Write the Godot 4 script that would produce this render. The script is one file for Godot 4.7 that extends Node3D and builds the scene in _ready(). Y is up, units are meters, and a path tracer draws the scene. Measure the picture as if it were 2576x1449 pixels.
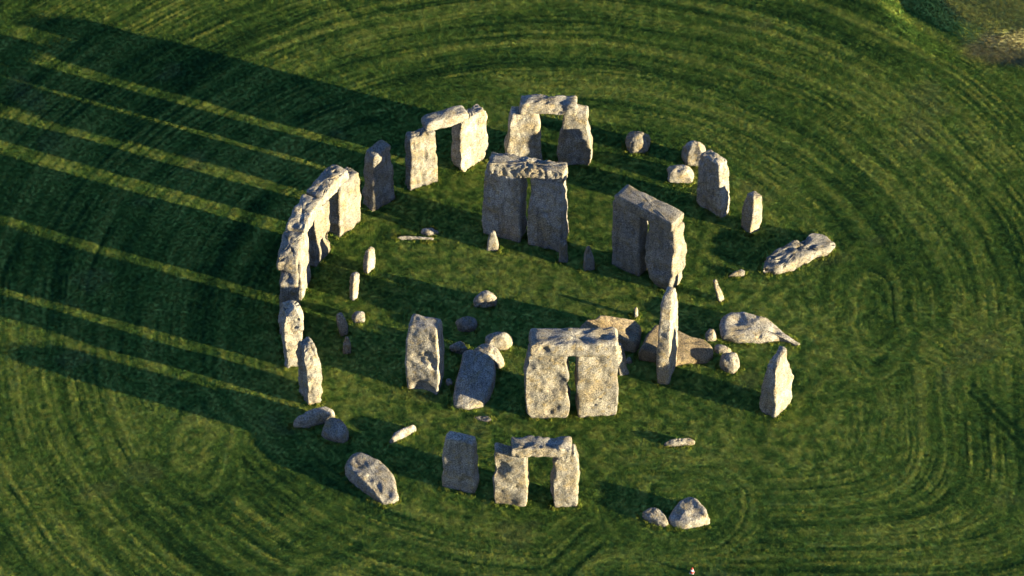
extends Node3D
# A ring of standing stones on mown grass, seen from the air in low winter sun.
# x = right, y = up, -z = away from the camera; metres. Pixel pairs below are read off a
# 2576 x 1449 view of the photograph and meet the ground plane (or a known height above it).

const DIST := 403.5
const PITCH := 42.0
const FOV := 5.0
const SUN_EL := 8.0
const SUN_SIDE := 23.0

var n_low := FastNoiseLite.new()
var n_mid := FastNoiseLite.new()
var n_fin := FastNoiseLite.new()
var n_cell := FastNoiseLite.new()
var rng := RandomNumberGenerator.new()
var focal := 724.5 / tan(deg_to_rad(FOV * 0.5))
var cam_pos := Vector3(0, DIST * sin(deg_to_rad(PITCH)), DIST * cos(deg_to_rad(PITCH)))
var used := {}
var sarsen: StandardMaterial3D
var feet: Array = []          # footprints: [PackedVector2Array, height]
var ring_c: Vector3
# reading windows of the photograph: offset and scale to the 2576-wide view
var win := {1: [664.2, 226.4, 0.2865], 2: [1170.0, 226.4, 0.2865], 3: [1509.6, 301.9, 0.3125], 4: [664.2, 566.1, 0.3646],
	5: [981.2, 679.3, 0.2866], 6: [1434.1, 679.3, 0.2866], 7: [679.3, 1019.0, 0.2865], 8: [1207.7, 1056.7, 0.2709], 0: [0.0, 0.0, 1.0]}

func g(vx: float, vy: float, h := 0.0) -> Vector3:
	var p := deg_to_rad(PITCH)
	var d := Vector3(0, -sin(p), -cos(p))
	var u := Vector3(0, cos(p), -sin(p))
	var r := d + Vector3.RIGHT * ((vx - 1288.0) / focal) - u * ((vy - 724.5) / focal)
	return cam_pos + r * ((h - cam_pos.y) / r.y)

func numbered(called: String) -> String:
	if not used.has(called):
		used[called] = 0
		return called
	used[called] += 1
	return "%s_%03d" % [called, used[called]]

func tag(o: Node, label := "", category := "", group := "", kind := "") -> void:
	if label: o.set_meta("label", label)
	if category: o.set_meta("category", category)
	if group: o.set_meta("group", group)
	if kind: o.set_meta("kind", kind)

# ------------------------------------------------------------------ environment
func make_light() -> void:
	var cam := Camera3D.new()
	cam.name = "camera"
	cam.fov = FOV
	cam.near = 1.0
	cam.far = 4000.0
	add_child(cam)
	cam.position = cam_pos
	cam.rotation_degrees = Vector3(-PITCH, 0, 0)
	cam.current = true
	var sky_m := ProceduralSkyMaterial.new()
	sky_m.sky_top_color = Color(0.24, 0.41, 0.64)
	sky_m.sky_horizon_color = Color(0.86, 0.88, 0.90)
	sky_m.sky_curve = 0.16
	sky_m.ground_bottom_color = Color(0.05, 0.07, 0.03)
	sky_m.ground_horizon_color = Color(0.30, 0.34, 0.33)
	sky_m.sun_angle_max = 1.0
	var sky := Sky.new()
	sky.sky_material = sky_m
	var env := Environment.new()
	env.background_mode = Environment.BG_SKY
	env.sky = sky
	env.background_energy_multiplier = 0.31
	env.tonemap_mode = Environment.TONE_MAPPER_LINEAR
	env.tonemap_exposure = 5.5
	env.sdfgi_enabled = true
	env.ssao_enabled = true
	env.ssil_enabled = true
	var we := WorldEnvironment.new()
	we.name = "environment"
	we.environment = env
	add_child(we)
	var sun := DirectionalLight3D.new()
	sun.name = "sun"
	sun.light_color = Color(1.0, 0.915, 0.73)
	sun.light_energy = 1.6
	sun.light_angular_distance = 0.5
	sun.shadow_enabled = true
	sun.directional_shadow_max_distance = 600.0
	add_child(sun)
	var a := deg_to_rad(SUN_SIDE)
	var e := deg_to_rad(SUN_EL)
	sun.look_at_from_position(Vector3.ZERO, Vector3(-cos(a) * cos(e), -sin(e), -sin(a) * cos(e)))

# ------------------------------------------------------------------ materials
func noise(seed_: int, freq: float, octaves: int, type := FastNoiseLite.TYPE_SIMPLEX_SMOOTH) -> FastNoiseLite:
	var n := FastNoiseLite.new()
	n.seed = seed_
	n.frequency = freq
	n.noise_type = type
	n.fractal_type = FastNoiseLite.FRACTAL_FBM if octaves > 1 else FastNoiseLite.FRACTAL_NONE
	n.fractal_octaves = octaves
	return n

func make_materials() -> void:
	# speckled lichen skin of the stones: grey values that tint the vertex colour
	var a := noise(11, 0.035, 4).get_seamless_image(512, 512)
	var b := noise(23, 0.09, 2).get_seamless_image(512, 512)
	a.convert(Image.FORMAT_RGB8)
	b.convert(Image.FORMAT_RGB8)
	var da := a.get_data()
	var db := b.get_data()
	var out := PackedByteArray()
	out.resize(da.size())
	for i in range(0, da.size(), 3):
		var v := da[i] / 255.0
		var s := db[i] / 255.0
		var k := 0.82 + 0.36 * (v - 0.5) * 2.0 + 0.22 * (s - 0.5) * 2.0
		var och := clampf((s - 0.55) * 4.0, 0.0, 1.0) * clampf((v - 0.45) * 5.0, 0.0, 1.0)
		if s < 0.34: k *= 0.80
		out[i] = int(clampf(k * (1.0 + 0.06 * och), 0, 1) * 255.0)
		out[i + 1] = int(clampf(k * (1.0 - 0.02 * och), 0, 1) * 255.0)
		out[i + 2] = int(clampf(k * (1.0 - 0.22 * och), 0, 1) * 255.0)
	var img := Image.create_from_data(512, 512, false, Image.FORMAT_RGB8, out)
	img.generate_mipmaps()
	var nrm := noise(31, 0.05, 4).get_seamless_image(512, 512)
	nrm.convert(Image.FORMAT_RGBA8)
	nrm.bump_map_to_normal_map(5.0)
	sarsen = StandardMaterial3D.new()
	sarsen.albedo_texture = ImageTexture.create_from_image(img)
	sarsen.vertex_color_use_as_albedo = true
	sarsen.normal_enabled = true
	sarsen.normal_texture = ImageTexture.create_from_image(nrm)
	sarsen.normal_scale = 1.3
	sarsen.uv1_triplanar = true
	sarsen.uv1_scale = Vector3(0.45, 0.45, 0.45)
	sarsen.roughness = 0.92
	sarsen.metallic_specular = 0.25

# ------------------------------------------------------------------ stones
# rings: control polygons (same corner count) from bottom to top, world space. Lofted, capped,
# rounded by smoothing, then worn with noise, hollows and flutes.
func stone_mesh(rings: Array, base: Vector3, o: Dictionary) -> ArrayMesh:
	var res: float = o.get("res", 0.11)
	var k: int = rings[0].size()
	var per := PackedInt32Array()
	var m := 0
	for i in k:
		var l := 0.0
		for r in rings: l = maxf(l, r[i].distance_to(r[(i + 1) % k]))
		var c := maxi(2, int(round(l / res)))
		per.append(c)
		m += c
	var loops: Array = []
	for r in rings:
		var lp := PackedVector3Array()
		for i in k:
			var a: Vector3 = r[i] - base
			var b: Vector3 = r[(i + 1) % k] - base
			for j in per[i]: lp.append(a.lerp(b, float(j) / per[i]))
		loops.append(lp)
	var grid: Array = []
	var caps: int = o.get("caps", 7)
	var dome: float = o.get("dome", 0.08)
	var cen := func(lp: PackedVector3Array) -> Vector3:
		var s := Vector3.ZERO
		for p in lp: s += p
		return s / lp.size()
	var cb: Vector3 = cen.call(loops[0])
	var ct: Vector3 = cen.call(loops[-1])
	var closed: bool = o.get("closed", false)
	if closed:
		for j in range(1, caps):
			var f := float(j) / caps
			var lp := PackedVector3Array()
			for p in loops[0]: lp.append(cb.lerp(p, f))
			grid.append(lp)
	for i in loops.size():
		if i > 0:
			var d := 0.0
			for q in range(0, m, 3): d = maxf(d, loops[i - 1][q].distance_to(loops[i][q]))
			var n := maxi(1, int(round(d / res)))
			for j in range(1, n):
				var lp := PackedVector3Array()
				for q in m: lp.append(loops[i - 1][q].lerp(loops[i][q], float(j) / n))
				grid.append(lp)
		grid.append(loops[i])
	for j in range(1, caps):
		var f := 1.0 - float(j) / caps
		var lp := PackedVector3Array()
		for p in loops[-1]: lp.append(ct.lerp(p, f) + Vector3(0, dome * (1.0 - f * f), 0))
		grid.append(lp)
	var rows := grid.size()
	var v := PackedVector3Array()
	for lp in grid: v.append_array(lp)
	var bot := v.size()
	v.append(cb)
	var top := v.size()
	v.append(ct + Vector3(0, dome, 0))
	for it in int(o.get("smooth", 2)):
		var w := v.duplicate()
		for r in rows:
			var up := top if r == rows - 1 else -1
			var dn := bot if r == 0 else -1
			for c in m:
				var i := r * m + c
				if dn == bot and not closed: continue
				var pa := v[(up if up >= 0 else i + m)]
				var pb := v[(dn if dn >= 0 else i - m)]
				w[i] = v[i] * 0.3 + (pa + pb + v[r * m + (c + 1) % m] + v[r * m + (c + m - 1) % m]) * 0.175
		v = w
	var nor := grid_normals(v, rows, m, bot, top)
	var sd: float = float(o.get("seed", 1)) * 37.31
	var a1: float = o.get("a1", 0.13)
	var a2: float = o.get("a2", 0.045)
	var a3: float = o.get("a3", 0.025)
	var fl: float = o.get("flute", 0.0)
	var pit: float = o.get("pit", 0.0)
	var dents: Array = o.get("dents", [])
	var off := Vector3(sd, sd * 0.37, -sd * 0.71)
	for i in v.size():
		var p := v[i] + off
		var d := a1 * n_low.get_noise_3dv(p * 0.75)
		var wp := p + Vector3(n_low.get_noise_3dv(p * 1.1), n_low.get_noise_3dv(p * 1.1 + Vector3(7, 0, 0)), n_low.get_noise_3dv(p * 1.1 + Vector3(0, 9, 0))) * 0.5
		var f1 := n_cell.get_noise_3dv(wp * 0.85) + 1.0       # scooped facets with ridges between them
		d += a2 * (f1 * f1 * 1.6 - 0.45)
		d -= a2 * 0.9 * clampf(0.10 - absf(n_mid.get_noise_3dv(p * 0.9 + Vector3(3, 1, 8))), 0.0, 0.10) * 10.0 * clampf(n_low.get_noise_3dv(p * 0.7) * 3.0, 0.0, 1.0)   # a few cracks
		d += a3 * n_fin.get_noise_3dv(p * 5.0)
		if fl > 0.0:
			d -= fl * maxf(0.0, n_mid.get_noise_3d(p.x * 5.0, p.y * 0.55, p.z * 5.0) + 0.05)
		if pit > 0.0:
			var pw := p + Vector3(n_mid.get_noise_3dv(p * 2.6), n_mid.get_noise_3dv(p * 2.6 + Vector3(5, 0, 0)), n_mid.get_noise_3dv(p * 2.6 + Vector3(0, 5, 0))) * 0.32
			var cv := n_cell.get_noise_3dv(pw * Vector3(1.9, 1.5, 1.9))
			d -= pit * clampf((-0.74 - cv) * 6.0, 0.0, 1.0)
		for e in dents:
			var q: float = v[i].distance_squared_to(e[0]) / (e[1] * e[1]) * (1.0 + 0.9 * n_mid.get_noise_3dv(p * (0.9 / e[1])))
			if q < 1.0: d -= e[2] * (1.0 - q) * (1.0 - q * 0.5)
		v[i] += nor[i] * d
	nor = grid_normals(v, rows, m, bot, top)
	var grey := Color(0.29, 0.285, 0.275)
	var warm := Color(0.335, 0.295, 0.225)
	var ochre := Color(0.33, 0.26, 0.13)
	var pale := Color(0.46, 0.45, 0.42)
	var dark := Color(0.13, 0.128, 0.12)
	var own := sin(sd * 1.7) * 0.5 + sin(sd * 0.37) * 0.5
	var hue: float = o.get("warm", 0.25 * own) - 0.2
	if o.has("brown"):
		warm = Color(0.36, 0.275, 0.165)
		grey = Color(0.30, 0.25, 0.18)
		pale = Color(0.40, 0.33, 0.23)
	var tone := 1.0 + 0.18 * sin(sd * 2.9)
	var col := PackedColorArray()
	for i in v.size():
		var p := v[i] + off
		var t := clampf(0.5 + hue + 1.3 * n_low.get_noise_3dv(p * 0.7), 0.0, 1.0)
		var c := grey.lerp(warm, t)
		var big := n_mid.get_noise_3dv(p * 0.55 + Vector3(0, 40, 0))
		c = c.lerp(pale, clampf((big - 0.05) * 3.0, 0.0, 0.55))
		var rain := n_mid.get_noise_3d(p.x * 2.6 + 11.0, p.y * 0.28, p.z * 2.6)      # dark runs of algae down the faces
		c = c.lerp(dark, clampf((rain - 0.14) * 2.6, 0.0, 0.55))
		var l := n_mid.get_noise_3dv(p * 2.3 + Vector3(9, 3, 1))
		c = c.lerp(ochre, clampf((l - 0.18) * 2.4, 0.0, 0.6))
		c = c.lerp(pale, clampf((-l - 0.28) * 2.4, 0.0, 0.6))
		var s := n_fin.get_noise_3d(p.x * 3.5, p.y * 1.4, p.z * 3.5)
		c = c.lerp(dark, clampf((s - 0.30) * 2.4, 0.0, 0.45))
		col.append(Color(c.r * tone, c.g * tone, c.b * tone))
	var idx := PackedInt32Array()
	for r in rows - 1:
		for c in m:
			var i0 := r * m + c
			var i1 := r * m + (c + 1) % m
			idx.append_array([i0, i1, i0 + m, i1, i1 + m, i0 + m])
	for c in m:
		idx.append_array([bot, (c + 1) % m, c])
		idx.append_array([(rows - 1) * m + c, (rows - 1) * m + (c + 1) % m, top])
	var arr := []
	arr.resize(Mesh.ARRAY_MAX)
	arr[Mesh.ARRAY_VERTEX] = v
	arr[Mesh.ARRAY_NORMAL] = nor
	arr[Mesh.ARRAY_COLOR] = col
	arr[Mesh.ARRAY_INDEX] = idx
	var am := ArrayMesh.new()
	am.add_surface_from_arrays(Mesh.PRIMITIVE_TRIANGLES, arr)
	return am

func grid_normals(v: PackedVector3Array, rows: int, m: int, bot: int, top: int) -> PackedVector3Array:
	var n := PackedVector3Array()
	n.resize(v.size())
	for r in rows:
		var per := 0.0
		for c in m: per += v[r * m + c].distance_to(v[r * m + (c + 1) % m])
		var k := clampi(int(round(0.1 / maxf(per / m, 0.001))), 1, maxi(1, int(m / 6)))
		for c in m:
			var i := r * m + c
			var a := v[r * m + (c + k) % m] - v[r * m + (c + m - k) % m]
			var b := v[i + m if r < rows - 1 else top] - v[i - m if r > 0 else bot]
			n[i] = b.cross(a).normalized()
	n[bot] = Vector3.DOWN
	n[top] = Vector3.UP
	return n

func add_stone(called: String, label: String, category: String, group: String, rings: Array, base: Vector3, o: Dictionary) -> MeshInstance3D:
	# loops run so that normals face outward: counter-clockwise seen from above
	var area := 0.0
	var l: PackedVector3Array = rings[int(rings.size() / 2)]
	for i in l.size():
		var p := l[i]
		var q := l[(i + 1) % l.size()]
		area += p.x * q.z - q.x * p.z
	if area < 0.0:
		for i in rings.size():
			var r: PackedVector3Array = rings[i]
			r.reverse()
			rings[i] = r
	var mi := MeshInstance3D.new()
	mi.name = numbered(called)
	mi.mesh = stone_mesh(rings, base, o)
	mi.material_override = sarsen
	add_child(mi, true)
	mi.position = base
	tag(mi, label, category, group)
	if not o.get("closed", false):
		var f := PackedVector2Array()
		for p in rings[1 if rings.size() > 2 else 0]: f.append(Vector2(p.x, p.z))
		feet.append([f, o.get("foot_h", 1.0)])
	return mi

# a standing slab: foot centre in view pixels, direction of its broad side, width, thickness, height
# lv: [height fraction, width factor, thickness factor, shift along width, shift along thickness]
func upright(called: String, label: String, category: String, group: String, vx: float, vy: float, yaw: float, w: float, t: float, h: float, o := {}) -> MeshInstance3D:
	var b := g(vx, vy)
	var a := deg_to_rad(yaw)
	var u := Vector3(cos(a), 0, -sin(a))
	var q := Vector3(-sin(a), 0, -cos(a))
	var lv: Array = o.get("lv", [[0.0, 1.0, 1.0, 0, 0], [0.3, 1.0, 1.0, 0, 0], [0.65, 0.95, 0.95, 0, 0], [1.0, 0.84, 0.82, 0, 0]])
	rng.seed = int(o.get("seed", 1)) * 131 + 7
	var fine: Array = [lv[0]]
	for i in range(1, lv.size()):       # weathered outline: the faces swell and narrow unevenly
		var p0: Array = lv[i - 1]
		var p1: Array = lv[i]
		if p1[0] - p0[0] > 0.18:
			fine.append([lerpf(p0[0], p1[0], rng.randf_range(0.35, 0.65)), (p0[1] + p1[1]) * 0.5 + rng.randf_range(-0.06, 0.06), (p0[2] + p1[2]) * 0.5 + rng.randf_range(-0.07, 0.07),
				(p0[3] + p1[3]) * 0.5 + rng.randf_range(-0.03, 0.03) * w, (p0[4] + p1[4]) * 0.5 + rng.randf_range(-0.03, 0.03) * t])
		fine.append(p1)
	lv = fine
	var su: float = o.get("su", 0.0)
	var sq: float = o.get("sq", 0.0)
	var rings: Array = []
	var first := true
	for e in lv:
		var y: float = e[0] * h
		var ring := PackedVector3Array()
		var last: bool = e[0] >= 1.0
		for s in [[-1, -1], [1, -1], [1, 1], [-1, 1]]:
			var x: float = s[0] * w * 0.5 * e[1]
			var z: float = s[1] * t * 0.5 * e[2]
			var yy := y + ((x * su + z * sq + rng.randf_range(-0.04, 0.02)) if last else 0.0)
			ring.append(b + u * (x + e[3]) + q * (z + e[4]) + Vector3(0, yy, 0))
		if first:
			var low := PackedVector3Array()
			for p in ring: low.append(p + Vector3(0, -0.45, 0))
			rings.append(low)
			first = false
		rings.append(ring)
	var d: Array = []
	for e in o.get("dn", []):      # hollows: along width, height, side (-1 near, 1 far, 2 right end, -2 left end), radius, depth
		var pos := u * float(e[0]) + Vector3(0, e[1], 0)
		if absi(e[2]) == 1: pos += q * (e[2] * t * 0.5)
		else: pos = u * (signf(e[2]) * w * 0.5) + q * float(e[0]) + Vector3(0, e[1], 0)
		d.append([pos, e[3], e[4]])
	o["dents"] = d
	return add_stone(called, label, category, group, rings, b, o)

# a block resting on two uprights: centre over the ground point, underside height, thickness
func lintel(label: String, group: String, vx: float, vy: float, yaw: float, length: float, depth: float, y0: float, th: float, o := {}) -> MeshInstance3D:
	var b := g(vx, vy)
	var a := deg_to_rad(yaw)
	var u := Vector3(cos(a), 0, -sin(a))
	var q := Vector3(-sin(a), 0, -cos(a))
	var bend: float = o.get("bend", 0.0)
	var su: float = o.get("su", 0.0)
	var rings: Array = []
	var prof: Array = o.get("prof", [[0.0, 0.985, 0.96], [0.55, 1.0, 1.0], [1.0, 0.98, 0.96]])
	for e in prof:
		var ring := PackedVector3Array()
		for s in [[-1, -1], [0, -1], [1, -1], [1, 1], [0, 1], [-1, 1]]:
			var x: float = s[0] * length * 0.5 * e[1]
			var z: float = s[1] * depth * 0.5 * e[2] + (bend if s[0] == 0 else 0.0)
			ring.append(b + u * x + q * z + Vector3(0, y0 + e[0] * th + x * su, 0))
		rings.append(ring)
	var d: Array = []
	for e in o.get("dn", []): d.append([u * float(e[0]) + Vector3(0, y0 + e[1], 0) + q * float(e[2]), e[3], e[4]])
	o["dents"] = d
	o["closed"] = true
	if not o.has("smooth"): o["smooth"] = 1
	return add_stone("lintel_stone", label, "lintel", group, rings, b, o)

# a fallen stone: rim of its upper face as [x, y, height] in a reading window
func fallen(called: String, label: String, category: String, group: String, z: int, pts: Array, o := {}) -> MeshInstance3D:
	var rim := PackedVector3Array()
	var c := Vector3.ZERO
	for e in pts:
		var p := g(win[z][0] + e[0] * win[z][2], win[z][1] + e[1] * win[z][2], e[2])
		rim.append(p)
		c += p
	c /= rim.size()
	var b := Vector3(c.x, 0, c.z)
	var grow: float = o.get("grow", 1.04)
	var bot := PackedVector3Array()
	var mid := PackedVector3Array()
	var low := PackedVector3Array()
	for p in rim:
		var d := p - c
		bot.append(Vector3(b.x + d.x * grow, -0.3, b.z + d.z * grow))
		low.append(Vector3(b.x + d.x * grow, 0.0, b.z + d.z * grow))
		mid.append(Vector3(b.x + d.x * (grow + 0.02), p.y * 0.6, b.z + d.z * (grow + 0.02)))
	var sh := PackedVector3Array()
	for p in rim:
		var d := p - c
		var ed: float = o.get("edge", 0.95)
		sh.append(Vector3(c.x + d.x * ed, p.y, c.z + d.z * ed))
	var d2: Array = []
	for e in o.get("dn", []):
		var p := g(win[z][0] + e[0] * win[z][2], win[z][1] + e[1] * win[z][2], e[2]) - b
		d2.append([p, e[3], e[4]])
	o["dents"] = d2
	o["foot_h"] = c.y
	if not o.has("a1"): o["a1"] = 0.12
	if not o.has("res"): o["res"] = 0.10
	if not o.has("smooth"): o["smooth"] = 4
	if not o.has("dome"): o["dome"] = 0.1
	if not o.has("caps"): o["caps"] = 9
	return add_stone(called, label, category, group, [bot, low, mid, sh], b, o)

# a rounded boulder: its outline box in view pixels and its height
func boulder(called: String, label: String, category: String, group: String, x0: float, x1: float, y0: float, y1: float, h: float, o := {}) -> MeshInstance3D:
	var w := (x1 - x0) / 41.1
	var dep := maxf(0.25, ((y1 - y0) - h * 30.5 * 0.8) / 27.5)
	var b := g((x0 + x1) * 0.5, y1 - dep * 13.7)
	var lean: float = o.get("lean", 0.0)
	var sd: int = o.get("seed", 1)
	rng.seed = sd * 977
	var wob := []
	for i in 8: wob.append(rng.randf_range(0.80, 1.12))
	var rings: Array = []
	for e in [[-0.3, 0.86], [0.0, 0.93], [0.35, 1.0], [0.7, 0.88], [0.95, 0.52]]:
		var ring := PackedVector3Array()
		for i in 8:
			var a := TAU * (i + 0.3 * sin(sd + i * 2.1)) / 8.0
			var cx := signf(cos(a)) * pow(absf(cos(a)), 0.8)
			var cz := signf(sin(a)) * pow(absf(sin(a)), 0.8)
			var k: float = e[1] * wob[i]
			var y: float = e[0] * h if e[0] >= 0.0 else e[0]
			ring.append(b + Vector3(cx * w * 0.5 * k + lean * maxf(y, 0.0), y, cz * dep * 0.5 * k))
		rings.append(ring)
	o["res"] = o.get("res", 0.09)
	o["dome"] = o.get("dome", h * 0.06)
	o["a1"] = o.get("a1", 0.12)
	o["a2"] = o.get("a2", 0.06)
	o["caps"] = 5
	o["foot_h"] = h
	return add_stone(called, label, category, group, rings, b, o)

func ring_px(n: float, r := 15.4) -> Vector3:
	var be := deg_to_rad(12.0 * n - 76.9)
	return ring_c + Vector3(r * sin(be), 0, -r * cos(be))

func to_px(p: Vector3) -> Vector2:
	var a := deg_to_rad(PITCH)
	var q := p - cam_pos
	var d := Vector3(0, -sin(a), -cos(a))
	var u := Vector3(0, cos(a), -sin(a))
	var z := q.dot(d)
	return Vector2(1288.0 + focal * q.x / z, 724.5 - focal * q.dot(u) / z)

func make_stones() -> void:
	ring_c = g(1368, 823)
	var SS := "standing_stone"
	var OC := "standing stones of the outer ring"
	var IN := "tall uprights of the inner horseshoe"
	var BL := "small standing stones inside the ring"
	var FA := "fallen stones"
	var LO := "lintels of the outer ring"
	var LI := "lintels of the inner horseshoe"
	var BO := "boulders lying in the grass"
	# --- the curved run of four uprights under three lintels
	var arc := [[2, 50.0, 2.05, 1.05, "broad upright ending the curved three-lintel run beside the lone slanting slab"],
		[1, 62.0, 1.9, 1.0, "deeply hollowed upright, second in the curved run from the lone slanting slab"],
		[30, 77.0, 2.1, 1.05, "upright third in the curved run from the lone slanting slab"],
		[29, 89.0, 2.0, 1.1, "grey upright ending the curved lintel run beside the knobbly holed upright"]]
	for e in arc:
		var p := to_px(ring_px(e[0]))
		upright(SS, e[4], "standing stone", OC, p.x, p.y, e[1], e[2], e[3], 4.1, {"seed": 20 + e[0], "flute": 0.07,
			"lv": [[0.0, 1.0, 1.0, 0, 0], [0.3, 1.02, 1.0, 0, 0], [0.7, 0.98, 0.98, 0, 0], [1.0, 0.9, 0.95, 0, 0]],
			"dn": [[0.35, 1.2, -1, 0.9, 0.35], [-0.3, 2.6, -1, 0.6, 0.15]] if e[0] == 1 else []})
	var arl := [[1.5, "pitted lintel of the curved run at the lone slanting slab's end"], [30.5 - 30, "middle lintel of the curved run, cracked at both joints"], [29.5, "mottled grey lintel of the curved run at the knobbly upright's end"]]
	for e in arl:
		var nn: float = e[0]
		var p := to_px(ring_px(nn, 15.45))
		var yw := -(12.0 * nn - 76.9)
		lintel(e[1], LO, p.x, p.y, yw, 3.08, 1.25, 4.1, 0.78, {"seed": int(nn * 4) + 3, "bend": 0.09, "a2": 0.05, "pit": 0.16, "a3": 0.03})
	# --- other uprights of the ring
	upright(SS, "grey slab with slanting top standing alone between curved run and fluted pair", "standing stone", OC, 953, 505, 41, 1.72, 1.0, 4.35,
		{"seed": 3, "su": 0.15, "sq": 0.12, "lv": [[0.0, 1.08, 1.05, 0, 0], [0.2, 1.02, 1.0, 0, 0], [0.6, 0.96, 0.95, 0, 0], [1.0, 0.8, 0.85, 0.02, 0]]})
	upright(SS, "slab-sided fluted upright under the lower end of the smooth tilted lintel", "standing stone", OC, 1059, 458, 27, 1.85, 0.9, 4.1,
		{"seed": 4, "flute": 0.16, "lv": [[0.0, 1.05, 1.0, 0, 0], [0.4, 1.02, 1.0, 0, 0], [0.75, 0.96, 1.0, 0, 0], [1.0, 0.92, 0.95, 0, 0]]})
	upright(SS, "round-footed fluted upright under the higher end of the smooth tilted lintel", "standing stone", OC, 1181, 411, 42, 2.25, 0.9, 4.15,
		{"seed": 5, "flute": 0.13, "su": 0.05, "lv": [[0.0, 0.72, 0.85, 0, 0], [0.12, 0.98, 1.0, 0, 0], [0.5, 1.03, 1.0, 0, 0], [0.85, 1.0, 1.0, 0, 0], [1.0, 0.86, 0.9, 0, 0]]})
	lintel("smooth rounded lintel sloping across the two fluted uprights", LO, 1120, 434, 22.5, 2.95, 1.05, 4.08, 0.72, {"seed": 9, "a1": 0.07, "a2": 0.05, "su": 0.02, "smooth": 5})
	upright(SS, "sunlit upright widening to its foot under the notched pale lintel", "standing stone", OC, 1316, 402, 3, 2.25, 1.0, 4.1,
		{"seed": 6, "flute": 0.05, "lv": [[0.0, 1.02, 1.0, 0, 0], [0.3, 1.0, 1.0, 0, 0], [0.7, 0.86, 0.95, 0.04, 0], [1.0, 0.74, 0.9, 0.08, 0]]})
	upright(SS, "waisted upright half in shadow under the notched pale lintel", "standing stone", OC, 1446, 402, -5, 2.05, 1.0, 4.15,
		{"seed": 7, "dn": [[0.9, 2.9, -1, 0.7, 0.18]], "lv": [[0.0, 0.9, 1.0, 0, 0], [0.12, 1.0, 1.0, 0, 0], [0.4, 0.98, 1.0, 0, 0], [0.62, 0.86, 0.95, 0.03, 0], [0.85, 0.78, 0.95, 0.05, 0], [1.0, 0.72, 0.9, 0.06, 0]]})
	lintel("broken pale lintel with a notched back on the waisted upright", LO, 1379, 402, -1, 3.55, 1.05, 4.12, 0.8, {"seed": 14, "a2": 0.05, "a3": 0.03, "pit": 0.12,
		"dn": [[0.15, 0.85, 0.55, 0.4, 0.25], [0.75, 0.8, -0.5, 0.5, 0.14]]})
	upright(SS, "tall grey slab with a flat pitted top beside two boulders", "standing stone", OC, 1793, 525, -45, 2.05, 0.82, 4.25,
		{"seed": 10, "pit": 0.1, "lv": [[0.0, 1.0, 0.8, 0, 0], [0.2, 1.03, 1.0, 0, 0], [0.6, 0.92, 1.05, 0, 0], [1.0, 0.76, 1.0, 0, 0]]})
	upright(SS, "short slim upright with a rounded head, leaning, beside the flat-topped slab", "standing stone", OC, 1887, 574, -55, 1.0, 0.85, 2.75,
		{"seed": 11, "a1": 0.06, "a2": 0.04, "lv": [[0.0, 0.95, 0.9, 0, 0], [0.25, 1.05, 1.0, 0.02, 0.03], [0.7, 1.05, 1.0, 0.1, 0.12], [1.0, 0.75, 0.75, 0.12, 0.18]]})
	upright(SS, "isolated upright tapering to a slanted notched top", "standing stone", OC, 1951, 1025, 54, 1.85, 1.25, 4.15,
		{"seed": 16, "su": 0.75, "flute": 0.06, "lv": [[0.0, 0.85, 0.85, 0, 0], [0.15, 1.0, 1.0, 0, 0], [0.5, 1.02, 0.95, 0, 0], [0.8, 0.8, 0.7, 0, 0.0], [1.0, 0.55, 0.42, 0.05, 0]],
		"dn": [[-0.15, 4.2, -1, 0.35, 0.2]]})
	upright(SS, "slender upright with a spur beside its ridged pitted lintel", "standing stone", OC, 1421, 1263, 4, 1.5, 1.0, 4.15,
		{"seed": 21, "flute": 0.12, "su": 0.3, "lv": [[0.0, 0.85, 0.9, 0, 0], [0.1, 1.0, 1.0, 0, 0], [0.5, 1.04, 1.0, 0, 0], [0.85, 1.0, 1.0, 0.02, 0], [1.0, 0.72, 0.85, 0.05, 0]]})
	upright(SS, "broad lumpy upright sharing the ridged pitted lintel with a slender one", "standing stone", OC, 1285, 1258, -6, 2.05, 1.0, 4.1,
		{"seed": 22, "su": -0.08, "dn": [[-0.75, 0.7, -1, 0.7, 0.16], [-0.9, 2.9, -1, 0.9, 0.22]], "lv": [[0.0, 0.92, 0.9, 0, 0], [0.1, 1.0, 1.0, 0, 0], [0.5, 0.98, 1.0, 0, 0], [1.0, 0.9, 0.92, -0.05, 0]]})
	lintel("pitted lintel with a raised ridge across its top on the spurred upright", LO, 1361, 1262, -1, 3.6, 1.15, 4.1, 0.68, {"seed": 18, "a2": 0.05, "pit": 0.12,
		"dn": [[-0.55, 0.85, 0.0, 0.7, 0.1], [0.75, 0.85, 0.1, 0.5, 0.1], [1.45, 0.75, -0.4, 0.3, 0.15]]})
	upright(SS, "flat-faced slab with a square top beside the ridged-lintel doorway", "standing stone", OC, 1158, 1222, -18, 2.05, 0.9, 3.95,
		{"seed": 23, "a1": 0.07, "a2": 0.05, "dn": [[0.55, 0.9, -1, 0.5, 0.2]], "lv": [[0.0, 1.0, 0.95, 0, 0], [0.2, 1.02, 1.0, 0, 0], [0.6, 0.94, 0.95, 0, 0], [1.0, 0.82, 0.85, 0, 0]]})
	upright(SS, "ridged upright with an overhanging head bent like a thumb", "standing stone", OC, 781, 998, -68, 1.75, 1.05, 4.15,
		{"seed": 27, "flute": 0.2, "a2": 0.1, "lv": [[0.0, 0.85, 0.85, 0, 0], [0.2, 1.0, 0.95, 0, 0], [0.55, 1.0, 0.95, 0, 0.0], [0.8, 0.95, 1.0, -0.1, -0.02], [1.0, 0.6, 0.65, -0.2, -0.1]]})
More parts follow.
